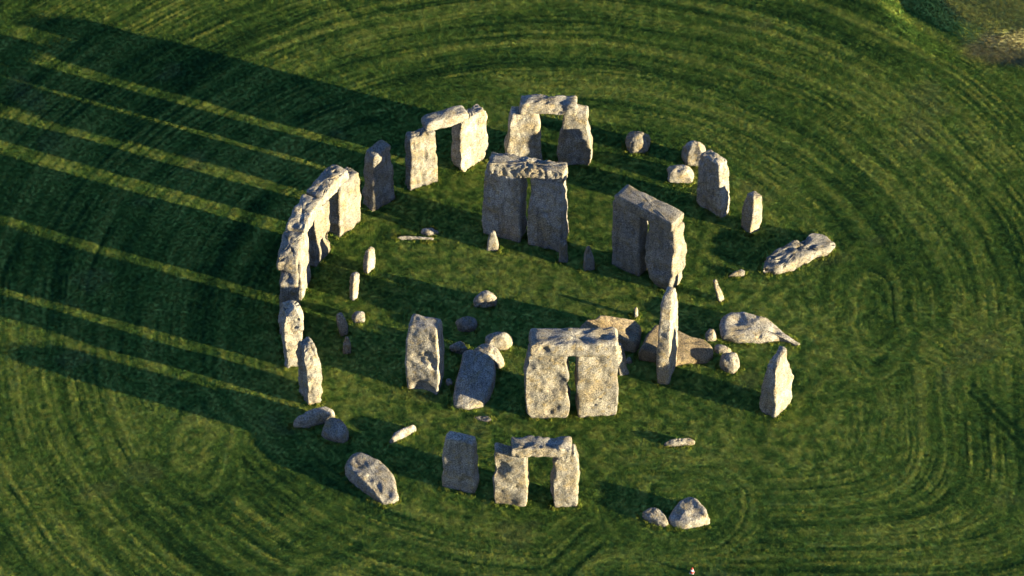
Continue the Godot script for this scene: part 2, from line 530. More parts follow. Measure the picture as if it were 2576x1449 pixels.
	upright(SS, "knobbly upright with a holed flat top next to the curved lintel run", "standing stone", OC, 737, 905, -79, 1.8, 1.1, 4.25,
		{"seed": 28, "a1": 0.16, "a2": 0.12, "pit": 0.22, "lv": [[0.0, 0.7, 0.85, 0, 0], [0.15, 0.85, 0.9, 0, 0], [0.45, 1.0, 1.05, 0, -0.05], [0.75, 1.0, 1.1, 0, -0.08], [1.0, 0.8, 0.9, 0, -0.04]]})
	# --- inner horseshoe
	upright(SS, "smoother broad upright sharing the fluted lintel with the holed one", "standing stone", IN, 1270, 584, -21, 2.5, 1.25, 5.1,
		{"seed": 51, "res": 0.08, "a1": 0.07, "a2": 0.05, "dn": [[-0.3, 4.4, -1, 0.14, 0.2], [0.1, 3.9, -1, 0.16, 0.2]], "lv": [[0.0, 0.96, 0.95, 0, 0], [0.12, 1.02, 1.0, 0, 0], [0.5, 0.98, 1.0, 0, 0], [1.0, 0.9, 0.92, 0, 0]]})
	upright(SS, "upright with deep round holes below the fluted lintel", "standing stone", IN, 1377, 610, -19, 2.25, 1.25, 5.15,
		{"seed": 52, "res": 0.08, "a1": 0.09, "a2": 0.06, "dn": [[-0.1, 4.7, -1, 0.22, 0.35], [0.0, 3.4, -1, 0.2, 0.25], [0.05, 2.8, -1, 0.26, 0.25], [0.3, 2.5, -1, 0.18, 0.25]],
		"lv": [[0.0, 0.95, 0.95, 0, 0], [0.15, 1.03, 1.0, 0, 0], [0.5, 1.0, 1.0, 0, 0.1], [1.0, 0.86, 0.95, -0.05, 0.3]]})
	lintel("rugged lintel with fluted edges and a torn top on holed uprights", LI, 1327, 592, -12, 4.85, 1.2, 5.12, 0.85, {"seed": 52, "a1": 0.14, "a2": 0.08, "a3": 0.04, "flute": 0.15, "pit": 0.12, "res": 0.09,
		"dn": [[0.6, 1.0, 0.2, 0.6, 0.12], [1.7, 1.0, 0.3, 0.7, 0.12]]})
	upright(SS, "smooth grey upright sharing the clean-cut lintel with the wavy-edged one", "standing stone", IN, 1583, 671, -36, 2.15, 1.0, 5.2,
		{"seed": 53, "a1": 0.06, "a2": 0.04, "lv": [[0.0, 1.0, 0.95, 0, 0], [0.3, 1.0, 1.0, 0, 0], [1.0, 0.95, 0.95, 0, 0]]})
	upright(SS, "wavy-edged upright narrowing to its foot under the clean-cut lintel", "standing stone", IN, 1673, 713, -37, 1.95, 1.25, 5.2,
		{"seed": 54, "a1": 0.14, "a2": 0.04, "lv": [[0.0, 0.62, 0.85, 0.1, 0], [0.1, 0.85, 1.05, 0.05, 0], [0.3, 1.05, 1.12, 0, 0.05], [0.6, 1.08, 1.1, 0, 0.02], [0.8, 1.0, 0.85, 0.05, -0.05], [1.0, 0.95, 0.9, 0.05, 0]]})
	lintel("large clean-cut lintel with a broad flat brownish top", LI, 1630, 699, -37.5, 4.4, 1.3, 5.2, 0.85, {"seed": 54, "a1": 0.05, "a2": 0.02, "smooth": 1, "prof": [[0.0, 0.94, 0.82], [0.5, 0.99, 0.95], [1.0, 0.99, 1.0]]})
	upright(SS, "massive upright with a round scar hollowed in its face", "standing stone", IN, 1376, 1037, 1, 2.65, 1.25, 5.15,
		{"seed": 157, "res": 0.08, "a1": 0.1, "a2": 0.05, "dn": [[0.5, 2.9, -1, 1.0, 0.2], [0.25, 0.9, -1, 0.6, 0.16], [-1.1, 4.4, -1, 0.6, 0.15]],
		"lv": [[0.0, 0.82, 0.85, 0.08, 0], [0.1, 0.96, 1.0, 0.05, 0], [0.3, 1.0, 1.05, 0.0, 0], [0.5, 0.98, 1.0, -0.05, 0], [0.75, 0.97, 1.0, -0.02, 0], [1.0, 0.88, 0.95, 0.0, 0]]})
	upright(SS, "massive flat-faced tan upright with a few small holes", "standing stone", IN, 1499, 1032, 6, 2.5, 1.2, 5.15,
		{"seed": 58, "res": 0.075, "a1": 0.08, "a2": 0.04, "dn": [[0.15, 1.45, -1, 0.12, 0.1], [-0.15, 1.0, -1, 0.13, 0.1], [0.0, 4.7, -1, 0.5, 0.08]],
		"lv": [[0.0, 0.9, 0.9, 0.03, 0], [0.08, 0.96, 1.0, 0.02, 0], [0.35, 0.97, 1.0, 0.03, 0], [0.5, 1.02, 1.03, 0.0, 0], [0.8, 1.0, 1.0, 0.02, 0], [1.0, 0.95, 0.92, 0.05, 0]]})
	lintel("thick lintel with scooped facets in its top on the massive pair", LI, 1441, 1034, 0.5, 5.2, 1.62, 5.12, 0.95, {"seed": 59, "res": 0.09, "a1": 0.1, "a2": 0.04, "prof": [[0.0, 0.97, 0.88], [0.3, 1.0, 1.0], [0.7, 1.0, 1.0], [1.0, 0.97, 0.93]],
		"dn": [[0.55, 1.05, 0.0, 0.7, 0.18], [1.9, 1.05, 0.2, 0.75, 0.18], [-1.75, 0.6, -0.85, 0.4, 0.2]]})
	upright(SS, "thick lone upright with torn holes down one edge and a cut-away foot", "standing stone", IN, 1069, 970, -16, 2.05, 1.35, 5.15,
		{"seed": 60, "res": 0.08, "a1": 0.06, "a2": 0.025, "a3": 0.012, "dn": [[0.35, 3.2, -1, 0.35, 0.14], [0.6, 2.8, -1, 0.35, 0.16], [0.75, 2.3, -1, 0.3, 0.2], [0.0, 0.0, -1, 0.9, 0.28], [0.2, 0.7, 2, 0.35, 0.4], [-0.1, 2.9, -1, 0.6, 0.12]],
		"lv": [[0.0, 0.92, 0.9, 0, 0], [0.15, 1.0, 0.95, 0, 0], [0.4, 1.0, 1.0, 0, 0], [0.75, 0.95, 0.95, 0, 0], [1.0, 0.86, 0.85, 0, 0.05]]})
	upright(SS, "tallest stone, a slim tapering pillar with a knob on top", "standing stone", IN, 1677, 941, 75, 2.3, 0.8, 6.6,
		{"seed": 56, "a1": 0.07, "a2": 0.04, "dome": 0.12, "lv": [[0.0, 0.82, 0.85, 0, 0], [0.12, 0.9, 1.0, 0, 0], [0.4, 0.9, 1.05, 0, 0], [0.7, 0.8, 0.98, 0.03, -0.02], [0.9, 0.62, 0.82, 0.06, -0.04], [1.0, 0.48, 0.66, 0.06, -0.05]]})
	# --- small standing stones
	upright("small_stone", "stubby tapered stone before the smoother upright of the fluted-lintel pair", "standing stone", BL, 1239, 625, -5, 0.68, 0.5, 1.35, {"seed": 61, "res": 0.07, "a1": 0.04, "a2": 0.03, "lv": [[0, 1, 1, 0, 0], [0.5, 0.9, 0.95, 0, 0], [1.0, 0.5, 0.6, 0, 0]]})
	upright("small_stone", "grey small stone standing against the holed upright's foot", "standing stone", BL, 1417, 655, -5, 0.56, 0.45, 1.6, {"seed": 62, "res": 0.07, "a1": 0.04, "a2": 0.03, "lv": [[0, 1, 1, 0, 0], [0.5, 0.95, 0.95, 0, 0], [1.0, 0.75, 0.6, 0, 0]]})
	upright("small_stone", "grey pyramid-topped small stone between two inner trilithons", "standing stone", BL, 1481, 674, 10, 0.68, 0.5, 1.75, {"seed": 63, "res": 0.07, "a1": 0.04, "a2": 0.03, "lv": [[0, 1, 1, 0, 0], [0.55, 0.85, 0.9, 0, 0], [1.0, 0.35, 0.5, -0.03, 0]]})
	upright("small_stone", "sunlit small slab leaning inside the curved lintel run", "standing stone", BL, 928, 680, 55, 0.85, 0.4, 1.6, {"seed": 64, "res": 0.07, "a1": 0.04, "a2": 0.03, "lv": [[0, 0.85, 0.9, 0, 0], [0.4, 1, 1, 0.05, 0], [1.0, 0.7, 0.7, 0.15, 0]]})
	upright("small_stone", "thin square-topped small post inside the curved run", "standing stone", BL, 889, 751, 40, 0.48, 0.4, 1.95, {"seed": 65, "res": 0.07, "a1": 0.03, "a2": 0.04, "lv": [[0, 0.85, 0.9, 0, 0], [0.5, 1, 1, 0.06, 0], [1.0, 0.95, 0.9, 0.16, 0]]})
	upright("small_stone", "rounded shaded small pillar leaning near the knobbly upright", "standing stone", BL, 864, 840, 20, 0.6, 0.5, 1.7, {"seed": 66, "res": 0.07, "a1": 0.04, "a2": 0.03, "lv": [[0, 0.75, 0.8, 0, 0], [0.4, 1, 1, -0.05, 0], [0.8, 0.9, 0.9, -0.18, 0], [1.0, 0.5, 0.5, -0.22, 0]]})
	upright("small_stone", "short grey stub in front of the leaning shaded pillar", "standing stone", BL, 873, 885, 5, 0.46, 0.4, 1.15, {"seed": 67, "res": 0.06, "a1": 0.03, "a2": 0.03, "lv": [[0, 1, 1, 0, 0], [0.6, 0.95, 0.95, 0, 0], [1.0, 0.5, 0.5, 0, 0]]})
	upright("small_stone", "thin pale stake-like stone leaning near the seal-shaped slab", "standing stone", BL, 1814, 755, 30, 0.42, 0.34, 1.75, {"seed": 68, "res": 0.06, "a1": 0.03, "a2": 0.02, "lv": [[0, 1, 1, 0, 0], [0.5, 0.9, 0.9, -0.22, 0], [1.0, 0.5, 0.6, -0.45, 0.05]]})
	upright("small_stone", "long grey stone leaning beside the massive tan upright", "standing stone", BL, 1569, 938, 15, 0.62, 0.42, 2.3, {"seed": 69, "res": 0.07, "a1": 0.04, "a2": 0.03, "lv": [[0, 0.95, 1, 0, 0], [0.5, 1.05, 1, -0.2, 0.05], [1.0, 0.85, 0.8, -0.42, 0.12]]})
	upright("small_stone", "tiny upright post behind the pitted fallen block", "standing stone", BL, 1600, 797, 10, 0.22, 0.2, 0.7, {"seed": 70, "res": 0.05, "a1": 0.02, "a2": 0.02})
	# --- fallen stones
	var FS := "fallen_stone"
	fallen(FS, "long deeply pitted fallen stone on the outer edge of the ring", "fallen stone", FA, 3, [[1318, 1180, .55], [1330, 1090, .6], [1400, 1045, .62], [1480, 1010, .65], [1560, 960, .7], [1650, 950, .6], [1720, 888, .6], [1800, 905, .6], [1880, 985, .5], [1840, 1030, .5], [1690, 1085, .55], [1560, 1150, .55], [1430, 1185, .55]],
		{"seed": 81, "pit": 0.25, "a2": 0.07, "dn": [[1460, 1130, .6, 0.28, 0.22], [1390, 1100, .6, 0.2, 0.2], [1600, 1030, .65, 0.2, 0.2], [1525, 1045, .65, 0.25, 0.2], [1640, 975, .6, 0.35, 0.25], [1700, 1020, .6, 0.2, 0.15]]})
	fallen("flat_stone", "small pointed sliver of stone beside the pitted fallen stone", "fallen stone", FA, 3, [[1035, 1255, .1], [1090, 1215, .2], [1140, 1197, .28], [1166, 1208, .28], [1158, 1232, .25], [1095, 1252, .15]], {"seed": 82, "res": 0.06, "a1": 0.03, "a2": 0.03, "smooth": 2})
	fallen(FS, "seal-shaped fallen slab with a cracked head and narrow tail", "fallen stone", FA, 6, [[1325, 470, .75], [1350, 395, .8], [1410, 352, .85], [1490, 352, .9], [1600, 368, .9], [1740, 420, .75], [1830, 495, .55], [1920, 578, .35], [2012, 636, .2], [1960, 646, .2], [1895, 600, .3], [1830, 575, .45], [1640, 590, .55], [1450, 575, .6], [1340, 545, .65]],
		{"seed": 83, "a1": 0.08, "a2": 0.035, "dn": [[1470, 430, .85, 0.5, 0.15], [1800, 540, .5, 0.25, 0.2], [1660, 590, .5, 0.2, 0.12]]})
	fallen(FS, "thick fallen block with a tilted brown holed top", "fallen stone", FA, 6, [[80, 505, 1.15], [140, 425, 1.5], [210, 432, 1.55], [250, 396, 1.65], [330, 390, 1.6], [480, 420, 1.4], [590, 440, 1.15], [615, 480, 1.05], [605, 585, .9], [560, 635, .85], [400, 590, .98], [250, 560, 1.15], [110, 535, 1.1]],
		{"seed": 84, "a1": 0.06, "a2": 0.03, "pit": 0.08, "brown": 1, "dome": 0.0, "smooth": 2, "edge": 0.98, "dn": [[530, 520, 1.15, 0.4, 0.3], [450, 455, 1.35, 0.2, 0.1], [345, 440, 1.35, 0.2, 0.08]]})
	fallen(FS, "broad tan fallen slab lying under the tallest pillar", "fallen stone", FA, 6, [[615, 690, .95], [670, 560, 1.25], [750, 470, 1.4], [920, 512, 1.2], [1060, 578, 1.02], [1170, 600, .95], [1238, 650, .85], [1242, 705, .65], [1180, 775, .42], [1040, 782, .38], [915, 800, .42], [760, 740, .7]],
		{"seed": 85, "a1": 0.05, "a2": 0.03, "brown": 1, "dome": 0.0, "smooth": 2, "edge": 0.98})
	boulder("boulder", "small pale stone half in shade next to the seal-shaped slab", "boulder", BO, 1771, 1804, 824, 858, 0.55, {"seed": 87, "res": 0.06})
	fallen("flat_stone", "low brown stone behind the rounded boulder near the tall pillar", "fallen stone", FA, 6, [[1262, 665, .35], [1290, 640, .4], [1370, 660, .4], [1420, 690, .35], [1370, 715, .3], [1290, 700, .3]], {"seed": 88, "res": 0.07, "a1": 0.06})
	boulder("boulder", "rounded egg-shaped boulder in the grass between slab and lone upright", "boulder", BO, 1805, 1867, 879, 941, 1.0, {"seed": 89, "pit": 0.08})
	boulder("boulder", "tiny grey rock in the shade of the fallen blocks", "boulder", BO, 1572, 1592, 896, 918, 0.35, {"seed": 90, "res": 0.05, "a1": 0.05})
	fallen(FS, "smooth fallen slab mostly shaded with a sunlit foot, beside the massive pair", "fallen stone", FA, 5, [[605, 870, .9], [640, 705, 1.0], [700, 685, 1.05], [800, 705, 1.05], [885, 735, 1.05], [918, 800, .95], [915, 900, .85], [870, 1060, .65], [815, 1140, .5], [690, 1180, .4], [570, 1160, .4], [560, 1080, .5]],
		{"seed": 91, "a1": 0.05, "a2": 0.025, "edge": 0.97, "smooth": 3, "dome": 0.06})
	fallen(FS, "middle broken piece with a sunlit point behind the smooth slab", "fallen stone", FA, 5, [[725, 690, .95], [795, 632, 1.05], [915, 652, 1.1], [965, 705, .95], [1008, 778, .6], [960, 835, .35], [930, 800, .6], [850, 740, .9]], {"seed": 92, "a1": 0.07, "a2": 0.05})
	boulder("boulder", "large round shaded boulder behind the broken fallen pieces", "boulder", BO, 1213, 1297, 831, 886, 1.05, {"seed": 93, "a1": 0.08})
	boulder("boulder", "speckled shaded boulder between lit cone-shaped rock and broken pieces", "boulder", BO, 1143, 1205, 792, 836, 0.75, {"seed": 94})
	boulder("boulder", "small rough shaded boulder beside the torn-edged lone upright", "boulder", BO, 1131, 1178, 855, 893, 0.6, {"seed": 95, "a2": 0.1, "res": 0.07})
	boulder("boulder", "small wedge of rock beside the rounded shaded small pillar", "boulder", BO, 883, 921, 781, 814, 0.6, {"seed": 111, "res": 0.06, "a1": 0.06})
	boulder("boulder", "sunlit cone-shaped rock alone in the middle of the ring", "boulder", BO, 1197, 1250, 734, 776, 0.95, {"seed": 96, "a2": 0.12, "res": 0.07})
	boulder("boulder", "half-buried grey lump at the foot of the torn-edged lone upright", "boulder", BO, 1119, 1139, 950, 972, 0.35, {"seed": 97, "res": 0.05, "a1": 0.05})
	fallen("flat_stone", "flat stone almost sunk in grass in front of the shaded slab", "fallen stone", FA, 5, [[735, 1290, .06], [790, 1275, .09], [870, 1280, .12], [890, 1305, .12], [865, 1328, .1], [790, 1318, .07]], {"seed": 98, "res": 0.06, "a1": 0.02, "a2": 0.03, "dome": 0.02, "smooth": 2})
	boulder("boulder", "egg-shaped brown boulder beside the waisted upright", "boulder", BO, 1564, 1636, 324, 388, 1.15, {"seed": 99, "a1": 0.1, "pit": 0.1})
	boulder("boulder", "tall rounded boulder partly behind the flat-topped grey slab", "boulder", BO, 1714, 1781, 350, 424, 1.5, {"seed": 100, "a1": 0.1})
	boulder("boulder", "lower pointed boulder in front of the tall rounded one", "boulder", BO, 1674, 1753, 407, 465, 0.95, {"seed": 101, "a1": 0.12, "lean": -0.1})
	fallen(FS, "rounded fallen stone with one lit end touching its darker neighbour", "fallen stone", FA, 7, [[197, 125, .7], [230, 90, .8], [320, 55, .9], [400, 22, .95], [500, 6, .95], [555, 38, .9], [560, 75, .8], [500, 85, .7], [440, 110, .6], [340, 140, .55], [240, 145, .55]], {"seed": 102, "a1": 0.1})
	fallen(FS, "squarish dark fallen stone beside the half-lit rounded one", "fallen stone", FA, 7, [[452, 190, .75], [490, 122, .85], [560, 97, .9], [630, 122, .9], [683, 190, .8], [675, 245, .6], [635, 280, .5], [560, 275, .5], [472, 235, .6]], {"seed": 103, "a1": 0.12})
	fallen(FS, "long fallen stone with a hollowed sunlit top outside the ring", "fallen stone", FA, 7, [[663, 520, .9], [690, 470, .95], [730, 412, 1.0], [800, 397, 1.05], [870, 430, 1.0], [980, 482, .95], [1040, 550, .9], [1078, 600, .8], [1100, 690, .65], [1112, 785, .5], [1060, 822, .4], [985, 835, .4], [930, 780, .6], [850, 690, .8], [720, 590, .9]],
		{"seed": 104, "a1": 0.1, "dome": 0.05, "dn": [[930, 720, .75, 0.55, 0.16], [880, 640, .85, 0.4, 0.08]]})
	fallen("flat_stone", "narrow stone tilted on its edge in a grassy bank", "fallen stone", FA, 7, [[1052, 308, .25], [1090, 240, .42], [1180, 190, .5], [1270, 165, .5], [1280, 185, .45], [1200, 238, .38], [1110, 292, .25], [1065, 318, .2]], {"seed": 105, "res": 0.07, "a1": 0.05, "a2": 0.03, "smooth": 2})
	fallen(FS, "large angular rock with a dimpled grey top outside the ring", "fallen stone", FA, 8, [[1748, 890, .5], [1790, 800, .7], [1860, 740, .8], [1930, 685, .9], [2020, 722, .95], [2090, 820, .85], [2135, 885, .65], [2120, 905, .55], [2040, 935, .5], [1930, 950, .5], [1830, 950, .45], [1780, 930, .45]],
		{"seed": 106, "a2": 0.06})
	fallen(FS, "smaller oblong rock beside the large angular one", "fallen stone", FA, 8, [[1502, 850, .45], [1560, 806, .5], [1630, 796, .5], [1690, 842, .45], [1755, 935, .35], [1715, 965, .3], [1640, 940, .35], [1560, 902, .4]], {"seed": 107, "a1": 0.06, "smooth": 3})
	fallen("flat_stone", "low pale stone lying alone between slender spurred upright and isolated notched one", "fallen stone", FA, 8, [[1708, 213, .2], [1760, 180, .38], [1890, 165, .42], [1950, 157, .42], [1998, 188, .35], [1985, 205, .3], [1850, 220, .25], [1765, 224, .2]], {"seed": 108, "res": 0.07, "a1": 0.06, "pit": 0.1})
	boulder("flat_stone", "flat rounded stone at the shadow's edge inside the ring", "fallen stone", FA, 1055, 1105, 570, 595, 0.3, {"seed": 109, "res": 0.06, "a1": 0.06})
	fallen("flat_stone", "long plank-like stone nearly level with the grass", "fallen stone", FA, 1, [[1168, 1292, .12], [1215, 1280, .16], [1360, 1284, .16], [1485, 1294, .14], [1480, 1306, .12], [1350, 1304, .12], [1215, 1308, .1]], {"seed": 110, "res": 0.06, "a1": 0.02, "a2": 0.03, "dome": 0.02, "smooth": 2})

# ------------------------------------------------------------------ ground and grass
var gn1 := FastNoiseLite.new()
var gn2 := FastNoiseLite.new()
var gn3 := FastNoiseLite.new()
var swirls: Array = []
var tracks: Array = []
var mound_c: Vector3
var bare: Vector3
const CELL := 0.1
var mask := PackedByteArray()
var mask_w := 760
var mask_h := 700

func in_mask(x: float, z: float) -> int:
	var i := int((x + 38.0) / CELL)
	var j := int((z + 35.0) / CELL)
	if i < 0 or j < 0 or i >= mask_w or j >= mask_h: return 0
	return mask[j * mask_w + i]

func make_mask() -> void:
	mask.resize(mask_w * mask_h)
	for f in feet:
		var poly: PackedVector2Array = f[0]
		var wide: Array = Geometry2D.offset_polygon(poly, 0.28)
		var rim: PackedVector2Array = wide[0] if wide.size() > 0 else poly
		var mn := Vector2(1e9, 1e9)
		var mx := -mn
		for p in rim:
			mn = mn.min(p)
			mx = mx.max(p)
		for j in range(int((mn.y + 35.0) / CELL), int((mx.y + 35.0) / CELL) + 1):
			for i in range(int((mn.x + 38.0) / CELL), int((mx.x + 38.0) / CELL) + 1):
				if i < 0 or j < 0 or i >= mask_w or j >= mask_h: continue
				var p := Vector2(i * CELL - 38.0 + CELL * 0.5, j * CELL - 35.0 + CELL * 0.5)
				if Geometry2D.is_point_in_polygon(p, poly): mask[j * mask_w + i] = 2
				elif mask[j * mask_w + i] == 0 and Geometry2D.is_point_in_polygon(p, rim): mask[j * mask_w + i] = 1

# mower passes: rounds cut about the stone circle, how far along them a point lies, how strongly they show
func pass_field(x: float, z: float) -> Vector3:
	var dx := x - ring_c.x
	var dn := -(z - ring_c.z)
	var r := sqrt(dx * dx + dn * dn)
	if dx > 0.0 and dn < 0.0:
		var q := pow(pow(dx * 0.86, 8.0) + pow(-dn * 1.25, 8.0), 0.125)
		r = lerpf(r, q, clampf(minf(dx, -dn) / 3.5, 0.0, 1.0))
	return Vector3(r, absf(atan2(dx, dn)) * 18.0, clampf((r - 15.0) / 3.5, 0.0, 1.0))

func lines(f: float, along: float, gate: float) -> float:
	return gn2.get_noise_2d(f * 9.0, along * 0.5) * 0.55 + gate * (gn2.get_noise_2d(f * 24.0 + 300.0, along * 0.55) * 0.7 + gn2.get_noise_2d(f * 50.0 - 90.0, along * 0.9) * 0.85)

func mound_h(x: float, z: float) -> float:
	var r := Vector2(x - mound_c.x, z - mound_c.z).length()
	r += gn1.get_noise_2d(x * 0.5, z * 0.5) * 0.35
	return -0.40 * smoothstep(8.6, 6.3, r) + 0.60 * smoothstep(5.7, 4.0, r)

# x: streak value, y: patch value, z: dryness
func turf(x: float, z: float) -> Vector3:
	var pf := pass_field(x, z)
	var wob := gn1.get_noise_2d(x * 0.7, z * 0.7) * 0.3
	var f := pf.x + wob
	var gate := 0.3 + 0.9 * clampf(0.5 + gn1.get_noise_2d(x * 1.7 + 31.0, z * 1.7) * 1.6, 0.0, 1.0)
	var st := lines(f, pf.y, gate)
	var left := clampf((ring_c.x - 10.0 - x) / 6.0, 0.0, 1.0)
	var wide := gn2.get_noise_2d(f * (4.6 - 1.2 * left) + 610.0, pf.y * 0.22) * 2.6
	var zone := clampf(0.5 + gn1.get_noise_2d(x * 0.4 - 70.0, z * 0.4) * 2.2, 0.1, 1.0)
	st += 0.40 * clampf(wide, -1.0, 1.0) * maxf(zone, left * 0.8)
	var show := pf.z
	for e in swirls:        # turning loops of the mower
		var ex: float = (x - e[0]) / e[2]
		var ez: float = (z - e[1]) / e[3]
		if absf(ex) > 1.5 or absf(ez) > 1.5: continue
		var q := sqrt(ex * ex + ez * ez) + gn1.get_noise_2d(x * 1.5 + 50.0, z * 1.5) * 0.22
		var k := smoothstep(1.25, 0.9, q)
		if k > 0.0:
			st = lerpf(st, lines(q * minf(e[2], e[3]) + e[4], absf(atan2(ez, ex)) * e[2], gate) * 0.8, k)
			show = maxf(show, k)
	for e in tracks:        # pairs of wheel marks
		var c := Geometry2D.get_closest_point_to_segment(Vector2(x, z), e[0], e[1])
		var d := c.distance_to(Vector2(x, z))
		if d < 0.3: st = lerpf(st, -0.8, smoothstep(0.3, 0.08, d) * 0.8)
	var cl := gn3.get_noise_2d(x * 1.0, z * 1.0)
	var v := lerpf(cl * 0.75, st * 0.8 + cl * 0.35, show)
	var pt := gn1.get_noise_2d(x * 0.55 + 70.0, z * 0.55) + 0.35 * (1.0 - pf.z)     # trodden, yellower turf inside the ring
	var dry := clampf((gn1.get_noise_2d(x * 0.9 - 200.0, z * 0.9) - 0.46) * 2.0, 0.0, 0.22)
	var mr := Vector2(x - mound_c.x, z - mound_c.z).length()
	dry = maxf(dry, 0.45 * smoothstep(4.9, 4.2, mr))
	dry = maxf(dry, smoothstep(2.2, 1.0, Vector2((x - bare.x) * 0.55, z - bare.z).length() + gn3.get_noise_2d(x, z) * 0.4))
	return Vector3(v, pt, dry)

func turf_color(t: Vector3) -> Color:
	var deep := Color(0.028, 0.078, 0.022)
	var mid := Color(0.119, 0.210, 0.041)
	var yel := Color(0.320, 0.385, 0.084)
	var k := clampf(0.5 + t.x * 0.85 + t.y * 0.3, 0.0, 1.0)
	var c := deep.lerp(mid, clampf(k * 2.0, 0, 1)).lerp(yel, clampf(k * 2.0 - 1.0, 0, 1))
	return c.lerp(Color(0.235, 0.220, 0.100), t.z)

func axis(lo: float, hi: float, step: float) -> PackedFloat32Array:
	var a := PackedFloat32Array()
	var s := step
	var far: Array = []
	var p := lo
	while p > -1800.0:
		s *= 1.5
		p -= s
		far.append(p)
	far.reverse()
	for q in far: a.append(q)
	var n := int(round((hi - lo) / step))
	for i in n + 1: a.append(lo + i * step)
	s = step
	p = hi
	while p < 1800.0:
		s *= 1.5
		p += s
		a.append(p)
	return a

func make_ground() -> void:
	var xs := axis(-38.0, 38.0, 0.16)
	var zs := axis(-35.0, 35.0, 0.16)
	var w := xs.size()
	var h := zs.size()
	var v := PackedVector3Array()
	var col := PackedColorArray()
	v.resize(w * h)
	col.resize(w * h)
	for j in h:
		var z := zs[j]
		for i in w:
			var x := xs[i]
			var k := j * w + i
			if absf(x) > 40.0 or absf(z) > 37.0:
				v[k] = Vector3(x, mound_h(x, z), z)
				col[k] = Color(0.11, 0.17, 0.042)
				continue
			var t := turf(x, z)
			v[k] = Vector3(x, mound_h(x, z) + t.x * 0.007 + t.y * 0.01, z)
			var c := turf_color(t)
			col[k] = c
	var nor := PackedVector3Array()
	nor.resize(w * h)
	var idx := PackedInt32Array()
	idx.resize((w - 1) * (h - 1) * 6)
	var o := 0
	for j in h:
		for i in w:
			var k := j * w + i
			var a := v[j * w + mini(i + 1, w - 1)] - v[j * w + maxi(i - 1, 0)]
			var b := v[mini(j + 1, h - 1) * w + i] - v[maxi(j - 1, 0) * w + i]
			nor[k] = b.cross(a).normalized()
			if i < w - 1 and j < h - 1:
				idx[o] = k
				idx[o + 1] = k + 1
				idx[o + 2] = k + w
				idx[o + 3] = k + 1
				idx[o + 4] = k + w + 1
				idx[o + 5] = k + w
				o += 6
	var arr := []
	arr.resize(Mesh.ARRAY_MAX)
	arr[Mesh.ARRAY_VERTEX] = v
	arr[Mesh.ARRAY_NORMAL] = nor
	arr[Mesh.ARRAY_COLOR] = col
	arr[Mesh.ARRAY_INDEX] = idx
	var am := ArrayMesh.new()
	am.add_surface_from_arrays(Mesh.PRIMITIVE_TRIANGLES, arr)
	var m := StandardMaterial3D.new()
	m.vertex_color_use_as_albedo = true
	m.roughness = 1.0
	m.metallic_specular = 0.1
	var mi := MeshInstance3D.new()
	mi.name = "ground"
	mi.mesh = am
	mi.material_override = m
	add_child(mi)
	tag(mi, "green mown turf with mower lines around the stone ring", "ground", "", "structure")

func make_grass() -> void:
	rng.seed = 4242
	var st := SurfaceTool.new()
	st.begin(Mesh.PRIMITIVE_TRIANGLES)
	for i in 64:
		var a := rng.randf() * TAU
		var rr := sqrt(rng.randf()) * 0.12
		var b := Vector3(cos(a) * rr, -0.01, sin(a) * rr)
		var d := rng.randf() * TAU
		var s := Vector3(cos(d), 0, sin(d)) * rng.randf_range(0.006, 0.011)
		var hh := rng.randf_range(0.03, 0.075)
		var lean := Vector3(rng.randf_range(-1, 1), 0, rng.randf_range(-1, 1)) * hh * 0.55
		var tip := b + Vector3(0, hh, 0) + lean
		var n := s.cross(tip - b).normalized()
		if n.y < 0.0: n = -n
		for p in [b - s, tip, b + s]:
			st.set_normal(n)
			st.add_vertex(p)
	var blade := st.commit()
	var m := StandardMaterial3D.new()
	m.vertex_color_use_as_albedo = true
	m.roughness = 0.8
	m.metallic_specular = 0.2
	m.cull_mode = BaseMaterial3D.CULL_DISABLED
	m.backlight_enabled = true
	m.backlight = Color(0.25, 0.3, 0.06)
	var tf: Array = []
	var cs: Array = []
	var step := 0.14
	var x := -34.0
	while x < 34.0:
		var z := -32.0
		while z < 32.0:
			var px := x + rng.randf() * step
			var pz := z + rng.randf() * step
			var k := in_mask(px, pz)
			z += step
			if k == 2: continue
			var t := turf(px, pz)
			var hs := clampf(1.0 + t.x * 0.3 + rng.randf_range(-0.38, 0.38), 0.45, 1.6)
			var c := turf_color(t)
			if k == 1 and rng.randf() < 0.35 + 0.5 * gn3.get_noise_2d(px * 0.6, pz * 0.6):
				hs = rng.randf_range(1.6, 4.0)
				c = c.lerp(Color(0.30, 0.36, 0.07), 0.5)
			var y := mound_h(px, pz) + t.x * 0.007 + t.y * 0.01
			var bs := Basis(Vector3.UP, rng.randf() * TAU).scaled(Vector3(1.0, hs, 1.0))
			tf.append(Transform3D(bs, Vector3(px, y, pz)))
			var br := rng.randf_range(0.58, 1.42)      # each tuft is younger or older growth
			var yl := rng.randf_range(0.85, 1.2)
			cs.append(Color(c.r * br * yl, c.g * br, c.b * br * rng.randf_range(0.8, 1.1)))
		x += step
	var mm := MultiMesh.new()
	mm.transform_format = MultiMesh.TRANSFORM_3D
	mm.use_colors = true
	mm.mesh = blade
	mm.instance_count = tf.size()
	for i in tf.size():
		mm.set_instance_transform(i, tf[i])
		mm.set_instance_color(i, cs[i])
	var mi := MultiMeshInstance3D.new()
	mi.name = "grass"
	mi.multimesh = mm
	mi.material_override = m
	add_child(mi)
	tag(mi, "short mown grass blades covering the field", "grass", "", "stuff")
	print("grass tufts ", tf.size())

